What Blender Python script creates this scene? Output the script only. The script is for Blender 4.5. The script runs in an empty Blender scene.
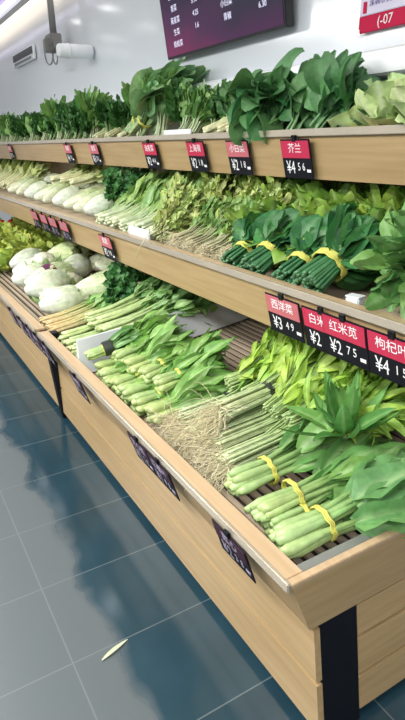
import bpy, bmesh, math, random
from mathutils import Vector, Matrix, noise
S = bpy.context.scene
COL = S.collection
PI = math.pi
# ------------------------------------------------------------------ camera, world, lights, exposure
CAM = Vector((0, -.751, 1.7))
f_px = 550.0
RX = Vector((.5080, -.3091, .8040)); RZ = Vector((-.0180, .9295, .3684))
RX.normalize(); RZ = (RZ - RX * RZ.dot(RX)).normalized(); RY = RZ.cross(RX)
cd = bpy.data.cameras.new('camera'); cam = bpy.data.objects.new('camera', cd); COL.objects.link(cam)
M3 = Matrix((RX, RY, RZ))
cam.matrix_world = Matrix.Translation(CAM) @ M3.to_4x4()
cd.sensor_fit = 'VERTICAL'; cd.sensor_height = 36; cd.lens = f_px / 720 * 36; cd.clip_start = .02
cd.dof.use_dof = False
S.camera = cam
S.view_settings.view_transform = 'Standard'; S.view_settings.look = 'None'
S.view_settings.exposure = 0.14; S.view_settings.gamma = 1
w = bpy.data.worlds.new('shop_air'); S.world = w; w.use_nodes = True
w.node_tree.nodes['Background'].inputs[0].default_value = (.93, .97, 1, 1)
w.node_tree.nodes['Background'].inputs[1].default_value = .42

def area(name, loc, sx, sy, power, col=(1, .98, .94), rot=(0, 0, 0)):
    l = bpy.data.lights.new(name, 'AREA'); l.shape = 'RECTANGLE'; l.size = sx; l.size_y = sy
    l.energy = power; l.color = col
    o = bpy.data.objects.new(name, l); COL.objects.link(o); o.location = loc; o.rotation_euler = rot
    return o
CEIL = 3.1
area('aisle_light', (-1.5, -1.7, CEIL - .06), 3.0, .5, 105)
area('aisle_light', (-5.2, -1.7, CEIL - .06), 3.0, .5, 105)
area('aisle_light', (-2.0, -3.1, CEIL - .06), 3.0, .5, 105)
area('aisle_light', (-5.5, -3.1, CEIL - .06), 3.0, .5, 80)
area('aisle_light', (1.2, -1.6, CEIL - .06), 1.0, 1.0, 60)

def ray(px, py):
    return M3 @ Vector((px - 202.5, -(py - 360), -f_px))
def onx(px, py, x): r = ray(px, py); return CAM + r * ((x - CAM.x) / r.x)
def ony(px, py, y): r = ray(px, py); return CAM + r * ((y - CAM.y) / r.y)
def onz(px, py, z): r = ray(px, py); return CAM + r * ((z - CAM.z) / r.z)

# ------------------------------------------------------------------ materials
def mat(name):
    m = bpy.data.materials.new(name); m.use_nodes = True
    return m, m.node_tree, m.node_tree.nodes['Principled BSDF']
def N(t, kind, **kw):
    n = t.nodes.new(kind)
    for k, v in kw.items(): setattr(n, k, v)
    return n
def plain(name, col, rough=.5, metal=0, spec=.5, bump=0, bscale=60, var=.06, vscale=4, emit=None, es=1):
    m, t, b = mat(name)
    tc = N(t, 'ShaderNodeTexCoord'); nz = N(t, 'ShaderNodeTexNoise'); nz.inputs['Scale'].default_value = vscale
    nz.inputs['Detail'].default_value = 4
    t.links.new(tc.outputs['Object'], nz.inputs['Vector'])
    cr = N(t, 'ShaderNodeValToRGB')
    cr.color_ramp.elements[0].position = .3; cr.color_ramp.elements[1].position = .7
    cr.color_ramp.elements[0].color = (*[c * (1 - var) for c in col], 1)
    cr.color_ramp.elements[1].color = (*[min(1, c * (1 + var)) for c in col], 1)
    t.links.new(nz.outputs['Fac'], cr.inputs['Fac']); t.links.new(cr.outputs['Color'], b.inputs['Base Color'])
    b.inputs['Roughness'].default_value = rough; b.inputs['Metallic'].default_value = metal
    b.inputs['Specular IOR Level'].default_value = spec
    if bump:
        n2 = N(t, 'ShaderNodeTexNoise'); n2.inputs['Scale'].default_value = bscale
        t.links.new(tc.outputs['Object'], n2.inputs['Vector'])
        bp = N(t, 'ShaderNodeBump'); bp.inputs['Strength'].default_value = bump; bp.inputs['Distance'].default_value = .01
        t.links.new(n2.outputs['Fac'], bp.inputs['Height']); t.links.new(bp.outputs['Normal'], b.inputs['Normal'])
    if emit:
        b.inputs['Emission Color'].default_value = (*emit, 1); b.inputs['Emission Strength'].default_value = es
    return m
def wood(name, c1, c2, rough=.38, sc=(1.2, 22, 22)):
    m, t, b = mat(name)
    tc = N(t, 'ShaderNodeTexCoord'); mp = N(t, 'ShaderNodeMapping'); mp.inputs['Scale'].default_value = sc
    nz = N(t, 'ShaderNodeTexNoise'); nz.inputs['Scale'].default_value = 2.2; nz.inputs['Detail'].default_value = 6
    t.links.new(tc.outputs['Object'], mp.inputs['Vector']); t.links.new(mp.outputs['Vector'], nz.inputs['Vector'])
    cr = N(t, 'ShaderNodeValToRGB'); cr.color_ramp.elements[0].position = .3; cr.color_ramp.elements[1].position = .72
    cr.color_ramp.elements[0].color = (*c1, 1); cr.color_ramp.elements[1].color = (*c2, 1)
    t.links.new(nz.outputs['Fac'], cr.inputs['Fac']); t.links.new(cr.outputs['Color'], b.inputs['Base Color'])
    b.inputs['Roughness'].default_value = rough
    return m
def veg(name, rough=.45, trans=.18, spec=.4, bump=.25, bscale=45):
    """plant tissue: the colour comes from the per-leaf attribute plus a fine vein/blotch noise"""
    m, t, b = mat(name)
    at = N(t, 'ShaderNodeAttribute'); at.attribute_name = 'tint'
    tc = N(t, 'ShaderNodeTexCoord'); nz = N(t, 'ShaderNodeTexNoise'); nz.inputs['Scale'].default_value = 30
    nz.inputs['Detail'].default_value = 3
    t.links.new(tc.outputs['Object'], nz.inputs['Vector'])
    mr = N(t, 'ShaderNodeMapRange'); mr.inputs['From Min'].default_value = .3; mr.inputs['From Max'].default_value = .7
    mr.inputs['To Min'].default_value = .82; mr.inputs['To Max'].default_value = 1.15
    t.links.new(nz.outputs['Fac'], mr.inputs['Value'])
    mx = N(t, 'ShaderNodeVectorMath', operation='SCALE')
    t.links.new(at.outputs['Color'], mx.inputs[0]); t.links.new(mr.outputs['Result'], mx.inputs['Scale'])
    t.links.new(mx.outputs['Vector'], b.inputs['Base Color'])
    b.inputs['Roughness'].default_value = rough; b.inputs['Specular IOR Level'].default_value = spec
    n2 = N(t, 'ShaderNodeTexNoise'); n2.inputs['Scale'].default_value = bscale
    t.links.new(tc.outputs['Object'], n2.inputs['Vector'])
    bp = N(t, 'ShaderNodeBump'); bp.inputs['Strength'].default_value = bump; bp.inputs['Distance'].default_value = .01
    t.links.new(n2.outputs['Fac'], bp.inputs['Height']); t.links.new(bp.outputs['Normal'], b.inputs['Normal'])
    if trans:
        tr = N(t, 'ShaderNodeBsdfTranslucent'); ms = N(t, 'ShaderNodeMixShader'); ms.inputs[0].default_value = trans
        t.links.new(mx.outputs['Vector'], tr.inputs['Color'])
        t.links.new(b.outputs[0], ms.inputs[1]); t.links.new(tr.outputs[0], ms.inputs[2])
        t.links.new(ms.outputs[0], t.nodes['Material Output'].inputs[0])
    return m

WOOD = wood('beech_veneer', (.37, .25, .118), (.46, .325, .168))
WOODEND = wood('beech_veneer_end', (.37, .25, .118), (.46, .325, .168), sc=(22, 1.2, 22))
WOODTOP = wood('beech_edge', (.47, .33, .19), (.55, .41, .26), .3)
GROOVE = plain('dark_groove', (.03, .017, .008), .9)
BLACK = plain('black_post', (.003, .004, .008), .5, spec=.25)
PLINTH = plain('plinth_black', (.012, .013, .016), .7)
METAL = plain('brushed_metal', (.62, .62, .60), .28, 1, bump=.04)
RAIL = plain('rail_plastic', (.52, .46, .37), .22, .4)
LINER = plain('liner_grey', (.36, .38, .36), .4, .6)
SLAT = plain('slat_wood', (.50, .40, .30), .3, .1)
SLATDARK = plain('slat_underlay', (.05, .04, .032), .8)
WHITEP = plain('white_plastic', (.78, .82, .86), .3)
BACKP = plain('back_panel', (.52, .42, .30), .6)
VEG = veg('leaf_tissue')
STALK = veg('stalk_tissue', .35, .08, .5, .12, 30)
ROOT = plain('root_fibre', (.82, .72, .50), .8, var=.3, vscale=40)
YTIE = plain('yellow_tie', (.60, .58, .12), .5)
BTIE = plain('black_tie', (.02, .03, .02), .5)
PURPLE = plain('purple_band', (.12, .02, .07), .5, var=.4, vscale=30)
TAGBLACK = plain('tag_black', (.006, .006, .012), .6, spec=.2)
TAGRED = plain('tag_magenta', (.50, .022, .075), .42)
TAGPINK = plain('tag_faded_pink', (.52, .13, .16), .42)
TAGDUSK = plain('tag_dusky', (.045, .018, .035), .6, spec=.2)
LETTER = plain('letter_white', (.85, .85, .88), .5)
LETTERDIM = plain('letter_grey', (.30, .27, .36), .5)

# floor: 0.4 x 0.8 m slate tiles
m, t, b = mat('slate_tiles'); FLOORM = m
tc = N(t, 'ShaderNodeTexCoord'); mp = N(t, 'ShaderNodeMapping')
mp.inputs['Location'].default_value = (.245, .455, 0)
br = N(t, 'ShaderNodeTexBrick'); br.offset = 0; br.squash = 1
br.inputs['Scale'].default_value = 1; br.inputs['Mortar Size'].default_value = .0028; br.inputs['Mortar Smooth'].default_value = .3
br.inputs['Brick Width'].default_value = .405; br.inputs['Row Height'].default_value = .8
br.inputs['Color1'].default_value = (.014, .040, .058, 1); br.inputs['Color2'].default_value = (.018, .047, .066, 1)
br.inputs['Mortar'].default_value = (.10, .13, .14, 1)
t.links.new(tc.outputs['Object'], mp.inputs['Vector']); t.links.new(mp.outputs['Vector'], br.inputs['Vector'])
nz = N(t, 'ShaderNodeTexNoise'); nz.inputs['Scale'].default_value = 3.5; nz.inputs['Detail'].default_value = 7
t.links.new(tc.outputs['Object'], nz.inputs['Vector'])
mr = N(t, 'ShaderNodeMapRange'); mr.inputs['To Min'].default_value = .65; mr.inputs['To Max'].default_value = 1.35
t.links.new(nz.outputs['Fac'], mr.inputs['Value'])
vm = N(t, 'ShaderNodeVectorMath', operation='SCALE'); t.links.new(br.outputs['Color'], vm.inputs[0]); t.links.new(mr.outputs['Result'], vm.inputs['Scale'])
# paler, rougher tone over the aisle tiles, with a wandering edge; darker strip by the bins
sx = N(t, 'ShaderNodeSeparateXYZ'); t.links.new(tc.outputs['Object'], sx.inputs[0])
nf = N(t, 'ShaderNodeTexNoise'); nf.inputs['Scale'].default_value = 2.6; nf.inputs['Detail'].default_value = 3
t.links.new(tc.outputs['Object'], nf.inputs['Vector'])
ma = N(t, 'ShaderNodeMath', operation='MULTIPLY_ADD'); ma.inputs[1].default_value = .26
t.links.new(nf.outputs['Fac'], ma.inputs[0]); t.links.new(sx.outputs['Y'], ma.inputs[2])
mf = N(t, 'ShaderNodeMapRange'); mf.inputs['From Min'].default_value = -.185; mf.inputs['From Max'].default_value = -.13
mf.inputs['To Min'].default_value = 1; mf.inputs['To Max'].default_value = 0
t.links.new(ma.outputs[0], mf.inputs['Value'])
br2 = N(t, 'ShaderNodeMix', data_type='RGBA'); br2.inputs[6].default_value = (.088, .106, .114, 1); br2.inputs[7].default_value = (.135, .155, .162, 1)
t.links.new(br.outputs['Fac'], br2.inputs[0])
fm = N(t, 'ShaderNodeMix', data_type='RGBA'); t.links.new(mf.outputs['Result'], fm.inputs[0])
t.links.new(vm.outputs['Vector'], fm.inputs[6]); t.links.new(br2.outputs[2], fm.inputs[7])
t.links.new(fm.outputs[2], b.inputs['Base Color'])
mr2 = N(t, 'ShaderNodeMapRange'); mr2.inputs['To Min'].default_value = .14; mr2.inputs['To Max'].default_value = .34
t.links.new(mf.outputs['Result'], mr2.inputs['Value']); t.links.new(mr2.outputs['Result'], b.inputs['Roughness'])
b.inputs['Specular IOR Level'].default_value = .7; b.inputs['IOR'].default_value = 1.5
WALLM = plain('glossy_wall_panel', (.68, .725, .775), .16, 0, .6, var=.02, vscale=.6)
CEILM = plain('ceiling_white', (.72, .72, .74), .6, var=.02)
LAMPM = plain('lamp_glow', (.9, .9, .9), .5, emit=(1, .98, .95), es=9)
COVEM = plain('cove_glow', (.9, .85, .8), .5, emit=(1, .86, .70), es=1.6)
VIOLM = plain('violet_edge', (.6, .5, .8), .5, emit=(.62, .50, .86), es=.75)
PANELM = plain('light_panel', (.9, .9, .95), .5, emit=(.95, .96, 1.0), es=1.5)
TRIMM = plain('trim_white', (.80, .84, .87), .25)
GREYM = plain('bracket_grey', (.20, .20, .20), .5)
VENTD = plain('vent_dark', (.07, .07, .08), .6)
SIGNRED = plain('sign_magenta', (.52, .008, .06), .6, spec=.2)
SIGNLIL = plain('sign_lilac', (.62, .58, .74), .4)

# ------------------------------------------------------------------ object helpers
def obj(name, me, m=None, parent=None, kind=None):
    if m is not None and not me.materials: me.materials.append(m)
    o = bpy.data.objects.new(name, me); COL.objects.link(o)
    if parent: o.parent = parent
    if kind: o['kind'] = kind
    return o
def thing(name, label, cat, loc=(0, 0, 0), rot=(0, 0, 0), group=None):
    o = bpy.data.objects.new(name, None); o.empty_display_size = .05; COL.objects.link(o)
    o.location = loc; o.rotation_euler = rot; o['label'] = label; o['category'] = cat
    if group: o['group'] = group
    return o
def tag(o, label, cat, group=None):
    o['label'] = label; o['category'] = cat
    if group: o['group'] = group
    return o
class MB:
    def __init__(s): s.v = []; s.f = []; s.c = []
    def add(s, vs, fs, cs=None):
        k = len(s.v); s.v += [tuple(p) for p in vs]; s.f += [tuple(i + k for i in q) for q in fs]
        if cs: s.c += cs
        return s
    def box(s, a, b_):
        (x0, y0, z0), (x1, y1, z1) = a, b_
        return s.hexa([(x0, y0, z0), (x1, y0, z0), (x1, y1, z0), (x0, y1, z0)], [(x0, y0, z1), (x1, y0, z1), (x1, y1, z1), (x0, y1, z1)])
    def hexa(s, lo, hi):
        return s.add(lo + hi, [(3, 2, 1, 0), (4, 5, 6, 7), (0, 1, 5, 4), (1, 2, 6, 5), (2, 3, 7, 6), (3, 0, 4, 7)])
    def prism(s, prof, x0, x1):
        n = len(prof)
        vs = [(x0, y, z) for y, z in prof] + [(x1, y, z) for y, z in prof]
        fs = [tuple(range(n))[::-1], tuple(range(n, 2 * n))] + [(i, (i + 1) % n, n + (i + 1) % n, n + i) for i in range(n)]
        return s.add(vs, fs)
    def mesh(s, name, smooth=False, bevel=0, fix=True):
        me = bpy.data.meshes.new(name); me.from_pydata(s.v, [], s.f); me.update()
        if s.c:
            a = me.attributes.new('tint', 'FLOAT_COLOR', 'POINT')
            flat = []
            for c in s.c: flat += [max(0, c[0]), max(0, c[1]), max(0, c[2]), 1]
            a.data.foreach_set('color', flat)
        if fix or bevel:
            bm = bmesh.new(); bm.from_mesh(me)
            if fix: bmesh.ops.recalc_face_normals(bm, faces=bm.faces)
            if bevel: bmesh.ops.bevel(bm, geom=bm.edges[:], offset=bevel, segments=2, affect='EDGES', clamp_overlap=True)
            bm.to_mesh(me); bm.free()
        if smooth: me.shade_smooth()
        return me
def boxme(name, a, b_, bevel=0): return MB().box(a, b_).mesh(name, bevel=bevel)
def tube(mb, pts, rad, sides=6, cols=None, cap=True, flat=1.0):
    n = len(pts); vs = []; cs = []
    for i, p in enumerate(pts):
        d = (pts[min(i + 1, n - 1)] - pts[max(i - 1, 0)])
        d = d.normalized() if d.length > 1e-9 else Vector((1, 0, 0))
        up = Vector((0, 0, 1)) if abs(d.z) < .9 else Vector((1, 0, 0))
        s = d.cross(up).normalized(); u = s.cross(d)
        r = rad[i] if isinstance(rad, (list, tuple)) else rad
        for k in range(sides):
            a = 2 * PI * k / sides
            vs.append(p + s * (r * math.cos(a)) + u * (r * flat * math.sin(a)))
            if cols: cs.append(cols[i])
    fs = [(i * sides + k, i * sides + (k + 1) % sides, (i + 1) * sides + (k + 1) % sides, (i + 1) * sides + k) for i in range(n - 1) for k in range(sides)]
    if cap: fs += [tuple(range(sides))[::-1], tuple(range((n - 1) * sides, n * sides))]
    mb.add(vs, fs, cs if cols else None)
def mixc(a, b_, k): return tuple(a[i] * (1 - k) + b_[i] * k for i in range(3))
def jit(c, r, a=.15):
    k = 1 + r.uniform(-a, a); h = r.uniform(-a * .5, a * .5)
    return (c[0] * (k + h), c[1] * k, c[2] * (k - h))

PROF = {
 'ovate': lambda u: (math.sin(PI * min(1, u * .94 + .03) ** .75)) ** .75,
 'lance': lambda u: max(0, math.sin(PI * min(1, (u * .96 + .03)) ** .8)) ** .9,
 'spoon': lambda u: (max(0, math.sin(PI * min(1, u * .93 + .02) ** 1.5)) ** .6) * .95 + .05,
 'fan': lambda u: min(1, .12 + 1.1 * u) * (1 if u < .8 else max(.25, 1 - ((u - .8) / .2) ** 2 * .75)),
}
def blade(mb, p, d, n, L, W, prof='ovate', curl=.8, fold=.3, ruf=.0, rk=9, rows=7, cols=4, col=(.1, .3, .05), rib=(.3, .5, .2), r=random, side=0, zmin=None):
    d = d.normalized(); n = (n - d * n.dot(d)).normalized()
    P = PROF[prof]; st = L / rows; vs = []; cs = []; ph = r.uniform(0, 6.28); pos = p.copy()
    ax = d.cross(n)
    for i in range(rows + 1):
        u = i / rows; s = d.cross(n).normalized(); wd = W * .5 * P(u)
        for j in range(cols + 1):
            v = -1 + 2 * j / cols
            h = abs(v)
            q = pos + s * (v * wd * math.cos(fold)) + n * (h * wd * math.sin(fold))
            if ruf: q = q + n * (ruf * W * h * h * math.sin(rk * u + ph + (1.7 if v > 0 else 0))) + d * (ruf * W * .5 * h * math.cos(rk * u + ph))
            if zmin is not None and q.z < zmin: q.z = zmin + r.uniform(0, .003)
            vs.append(q); k = max(0, 1 - h * 3.2) * (1 - u * .6)
            cs.append(mixc(jit(col, r, .05), rib, k))
        pos = pos + d * st
        rot = Matrix.Rotation(-curl / rows * (.5 + u), 3, d.cross(n)) 
        d2 = rot @ d
        n = rot @ n; d = d2
        if side: n = (Matrix.Rotation(side / rows, 3, d) @ n)
    fs = [(i * (cols + 1) + j, i * (cols + 1) + j + 1, (i + 1) * (cols + 1) + j + 1, (i + 1) * (cols + 1) + j) for i in range(rows) for j in range(cols)]
    mb.add(vs, fs, cs)
def rvec(r): return Vector((r.gauss(0, 1), r.gauss(0, 1), r.gauss(0, 1)))

def bunch_meshes(key, seed, L=.5, n=16, r0=.045, rt=.035, tie=.35, r1=.10, flat=.7, sr=.006, srt=None, c0=(.6, .7, .4), c1=(.2, .4, .1),
                 leaf='ovate', lw=.07, ll=.2, ls=.55, nl=2, curl=.7, fold=.25, ruf=.05, lcol=(.1, .28, .05), lcol2=None, rib=(.3, .5, .2),
                 spread=.5, lift=.15, tiecol=None, roots=0, root_l=.1, stem_end=.75, clamp=True, bulge=0, rows=7, tie_r=1.0):
    """one bunch lying along +X on z=0: stem ends at the origin, leaves at the far end. returns {part: (mesh, material)}"""
    r = random.Random(seed * 7919 + len(key) * 31)
    st = MB(); lf = MB(); rt_ = MB(); lcol2 = lcol2 or lcol
    def R(s):
        if s < tie: k = s / tie; return r0 + (rt - r0) * (k * k * (3 - 2 * k))
        k = (s - tie) / (1 - tie); return rt + (r1 - rt) * k ** 1.1
    zc = max(r0, rt) * flat + sr
    for i in range(n):
        a = r.uniform(0, 2 * PI); q = math.sqrt(r.uniform(.02, 1)); off = r.uniform(-.04, .04) * L
        ln = L * r.uniform(.85, 1.08)
        def P(s):
            rr = R(min(1, s)) * q
            z = zc + rr * flat * math.sin(a) + lift * L * max(0, s - tie) ** 1.5
            return Vector((off + s * ln, rr * math.cos(a), max(z, sr * .8) if clamp else z))
        ss = [0, .06, .16, tie, (tie + stem_end) / 2, stem_end]
        ss = sorted(set(ss)); k1 = srt or sr
        rad = [sr * (.9 if bulge else 1), sr * (1 + bulge * .45), sr * (1 + bulge * .3), sr * .95, (sr + k1) / 2 * .8, k1 * .45]
        rad = rad[:len(ss)]
        cc = jit(c0, r, .10); ce = jit(c1, r, .15)
        tube(st, [P(s) for s in ss], rad, 6, [mixc(cc, ce, min(1, (s / stem_end) ** 1.3)) for s in ss])
        lc = jit(mixc(lcol, lcol2, r.random()), r, .2)
        for j in range(nl):
            s = stem_end if j == 0 else r.uniform(ls, stem_end)
            p = P(s); d = (P(s + .02) - P(s - .02)).normalized()
            rad_out = Vector((0, math.cos(a), math.sin(a) * flat))
            d = (d + rad_out * spread * r.uniform(.2, 1) + rvec(r) * spread * .35).normalized()
            nn = Vector((0, 0, 1)) + rad_out * .5 + rvec(r) * .45
            blade(lf, p, d, nn, ll * r.uniform(.7, 1.2), lw * r.uniform(.7, 1.2), leaf, curl * r.uniform(.2, 1.3), fold * r.uniform(.3, 1.5), ruf, r.uniform(6, 12),
                  rows, 4, lc, rib, r, r.uniform(-.5, .5), .004 if clamp else None)
    for i in range(roots):
        a = r.uniform(0, 2 * PI); q = math.sqrt(r.random()) * r0 * 1.1
        p = Vector((r.uniform(-.01, .03), q * math.cos(a), max(.003, zc + q * flat * math.sin(a))))
        pts = [p.copy()]; d = Vector((-1, r.uniform(-.5, .5), r.uniform(-.5, .3)))
        for k in range(4):
            d = (d + rvec(r) * .35 + Vector((0, 0, -.15))).normalized(); p = p + d * root_l * r.uniform(.15, .32)
            p.z = max(p.z, .002); pts.append(p.copy())
        tube(rt_, pts, [.0014, .0013, .0012, .001, .0007], 3, None, False)
    out = {'stalks': (st.mesh(key + '_stalks', True, fix=False), STALK), 'leaves': (lf.mesh(key + '_leaves', True, fix=False), VEG)}
    if roots: out['roots'] = (rt_.mesh(key + '_roots', True, fix=False), ROOT)
    if tiecol:
        tm = MB()
        for off in ((-.006, 0, .006) if tie_r == 1 else (-.012, -.006, 0, .006, .012)) if tiecol is YTIE else (-.004, .004, .012):
            pts = [Vector((tie * L + off + .004 * math.sin(3 * k), (rt + sr * 1.1) * tie_r * math.cos(k * PI / 9), max(.003, zc + (rt * flat + sr * 1.3) * tie_r * math.sin(k * PI / 9)))) for k in range(19)]
            tube(tm, pts, .0036, 5, None, False)
        out['tie'] = (tm.mesh(key + '_tie', True, fix=False), tiecol)
    return out
PROTO = {}
def produce(kind, name, variant, label, cat, group, loc, yaw=90, pitch=0, roll=0, scale=1):
    k = (kind, variant)
    if k not in PROTO: PROTO[k] = BUILD[kind](variant)
    o = bpy.data.objects.new(name, None); o.empty_display_size = .03; COL.objects.link(o)
    Rm = Matrix.Rotation(math.radians(yaw), 4, 'Z') @ Matrix.Rotation(-math.radians(pitch), 4, 'Y') @ Matrix.Rotation(math.radians(roll), 4, 'X')
    o.matrix_world = Matrix.Translation(Vector(loc)) @ Rm @ Matrix.Scale(scale, 4)
    o['label'] = label; o['category'] = cat; o['group'] = group
    for pn, (me, m_) in PROTO[k].items():
        obj(pn, me, m_, o)
    return o

# ---- whole heads
def head_meshes(key, seed, L=.30, R=.075, layers=14, c_base=(.85, .88, .72), c_tip=(.55, .68, .25), ruf=.05, loose=.0, rib=.0, wrap=False, band=False, blunt=.7, core=None):
    r = random.Random(seed * 131 + 5); mb = MB()
    def prof(u): return R * (math.sin(PI * (.06 + .88 * u) ** (1.15)) ** .55) * (.78 + .22 * u * blunt / .7)
    # core
    nu, nv = 14, 16; vs = []; cs = []
    for i in range(nu + 1):
        u = i / nu
        for j in range(nv):
            a = 2 * PI * j / nv; rr = prof(u) * .93 * (1 + .05 * math.sin(a * 5 + u * 3))
            vs.append(Vector((u * L * .97, rr * math.cos(a), rr * math.sin(a)))); cs.append(mixc(c_base, core or c_tip, u ** 1.5 * .7))
    fs = [(i * nv + j, i * nv + (j + 1) % nv, (i + 1) * nv + (j + 1) % nv, (i + 1) * nv + j) for i in range(nu) for j in range(nv)]
    fs += [tuple(range(nv)), tuple(range(nu * nv, nu * nv + nv))]
    heart = MB(); heart.add(vs, fs, cs)
    for k in range(layers):
        a0 = k * 2.4 + r.uniform(-.2, .2); lay = k / layers; span = r.uniform(.65, 1.0); umax = r.uniform(.88, 1.1); nu, nv = 9, 8
        vs = []; cs = []; cb = jit(c_base, r, .05); ct = jit(c_tip, r, .15); ph = r.uniform(0, 6)
        for i in range(nu + 1):
            u = i / nu * umax; uu = min(u, .97)
            for j in range(nv + 1):
                v = -1 + 2 * j / nv; a = a0 + v * span * (.55 + .45 * math.sin(PI * min(1, u * .8 + .1)))
                ex = (1 + .03 * lay + .02) + loose * u ** 3 * (1 + lay) + ruf * abs(v) ** 2 * u * math.sin(11 * u + ph + v * 4) + ruf * u ** 4 * math.sin(v * 8 + ph)
                ex += .035 * math.exp(-(v * 5) ** 2) * (1 - u)
                rr = prof(uu) * ex + (u - uu) * .12 * loose * 5
                vs.append(Vector((u * L * (1 + .04 * math.cos(v * 3)) - .0, rr * math.cos(a), rr * math.sin(a))))
                k_ = min(1, max(0, (u - .35 + .4 * abs(v)) * 1.3))
                cs.append(mixc(cb, ct, k_ * .9))
        fs = [(i * (nv + 1) + j, i * (nv + 1) + j + 1, (i + 1) * (nv + 1) + j + 1, (i + 1) * (nv + 1) + j) for i in range(nu) for j in range(nv)]
        mb.add(vs, fs, cs)
    for q in (mb, heart): q.v = [(x, y, z + R) for x, y, z in q.v]
    out = {'outer_leaves': (mb.mesh(key, True, fix=False), VEG), 'heart': (heart.mesh(key + '_heart', True), STALK)}
    if band:
        bm_ = MB(); nu = 3; nv = 20; vs = []
        for i in range(nu + 1):
            u = .42 + .22 * i / nu
            for j in range(nv): a = 2 * PI * j / nv; rr = prof(u) * 1.10; vs.append((u * L, rr * math.cos(a), rr * math.sin(a) + R))
        bm_.add(vs, [(i * nv + j, i * nv + (j + 1) % nv, (i + 1) * nv + (j + 1) % nv, (i + 1) * nv + j) for i in range(nu) for j in range(nv)])
        out['paper_band'] = (bm_.mesh(key + '_band', True, fix=False), PURPLE)
    return out
def caul_meshes(key, seed):
    r = random.Random(seed + 77); mb = MB()
    bm = bmesh.new(); bmesh.ops.create_icosphere(bm, subdivisions=4, radius=.085)
    for v in bm.verts:
        p = v.co.copy(); q = p.normalized()
        d_, pts_ = noise.voronoi(q * 4.2 + Vector((seed, 0, 0))); k = d_[0]
        v.co = p * (1.08 - .22 * k) ; v.co.z *= .75
    bm.to_mesh(me := bpy.data.meshes.new(key)); bm.free()
    a = me.attributes.new('tint', 'FLOAT_COLOR', 'POINT')
    a.data.foreach_set('color', [x for v in me.vertices for x in (.80, .80, .62, 1)])
    for v in me.vertices: v.co.z += .085
    me.shade_smooth()
    for k in range(9):
        a0 = k * .7 + r.uniform(-.2, .2); d = Vector((math.cos(a0), math.sin(a0), .25)); p = Vector((math.cos(a0) * .03, math.sin(a0) * .03, .012))
        blade(mb, p, d, Vector((-d.x * .6, -d.y * .6, 1)), r.uniform(.14, .18), .09, 'ovate', -1.5, .3, .06, 8, 7, 4, jit((.30, .45, .17), r, .15), (.6, .7, .45), r, 0, .002)
    return {'curd': (me, STALK), 'leaves': (mb.mesh(key + '_leaves', True, fix=False), VEG)}
def rosette_meshes(key, seed, n=30, L=.2, W=.12, prof='fan', col=(.3, .5, .08), col2=None, rib=(.6, .7, .35), ruf=.12, up=.9, rad=.05, curl=.9, flat=1, rk=14, rows=8):
    """loose leafy head standing on its root, leaves fanning up and out"""
    r = random.Random(seed * 17 + 3); mb = MB(); st = MB()
    for k in range(n):
        a0 = k * 2.4; q = k / n; tilt = up * (1 - q) + .15
        d = Vector((math.cos(a0) * (1.15 - tilt * .7), math.sin(a0) * (1.15 - tilt * .7), tilt + .1))
        p = Vector((math.cos(a0) * rad * q, math.sin(a0) * rad * q, .012))
        c = jit(mixc(col, col2 or col, r.random()), r, .15)
        blade(mb, p, d, Vector((-math.cos(a0), -math.sin(a0), .6)) + rvec(r) * .25, L * r.uniform(.75, 1.15), W * r.uniform(.8, 1.15), prof, -curl * r.uniform(-1.1, .4) , .35, ruf, rk, rows, 6, c, rib, r, r.uniform(-.4, .4), .003)
    tube(st, [Vector((0, 0, 0)), Vector((0, 0, .05))], [rad * .6, rad * .5], 10, [(.7, .75, .5)] * 2)
    return {'leaves': (mb.mesh(key, True, fix=False), VEG), 'stump': (st.mesh(key + '_stump', True), STALK)}

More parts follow.
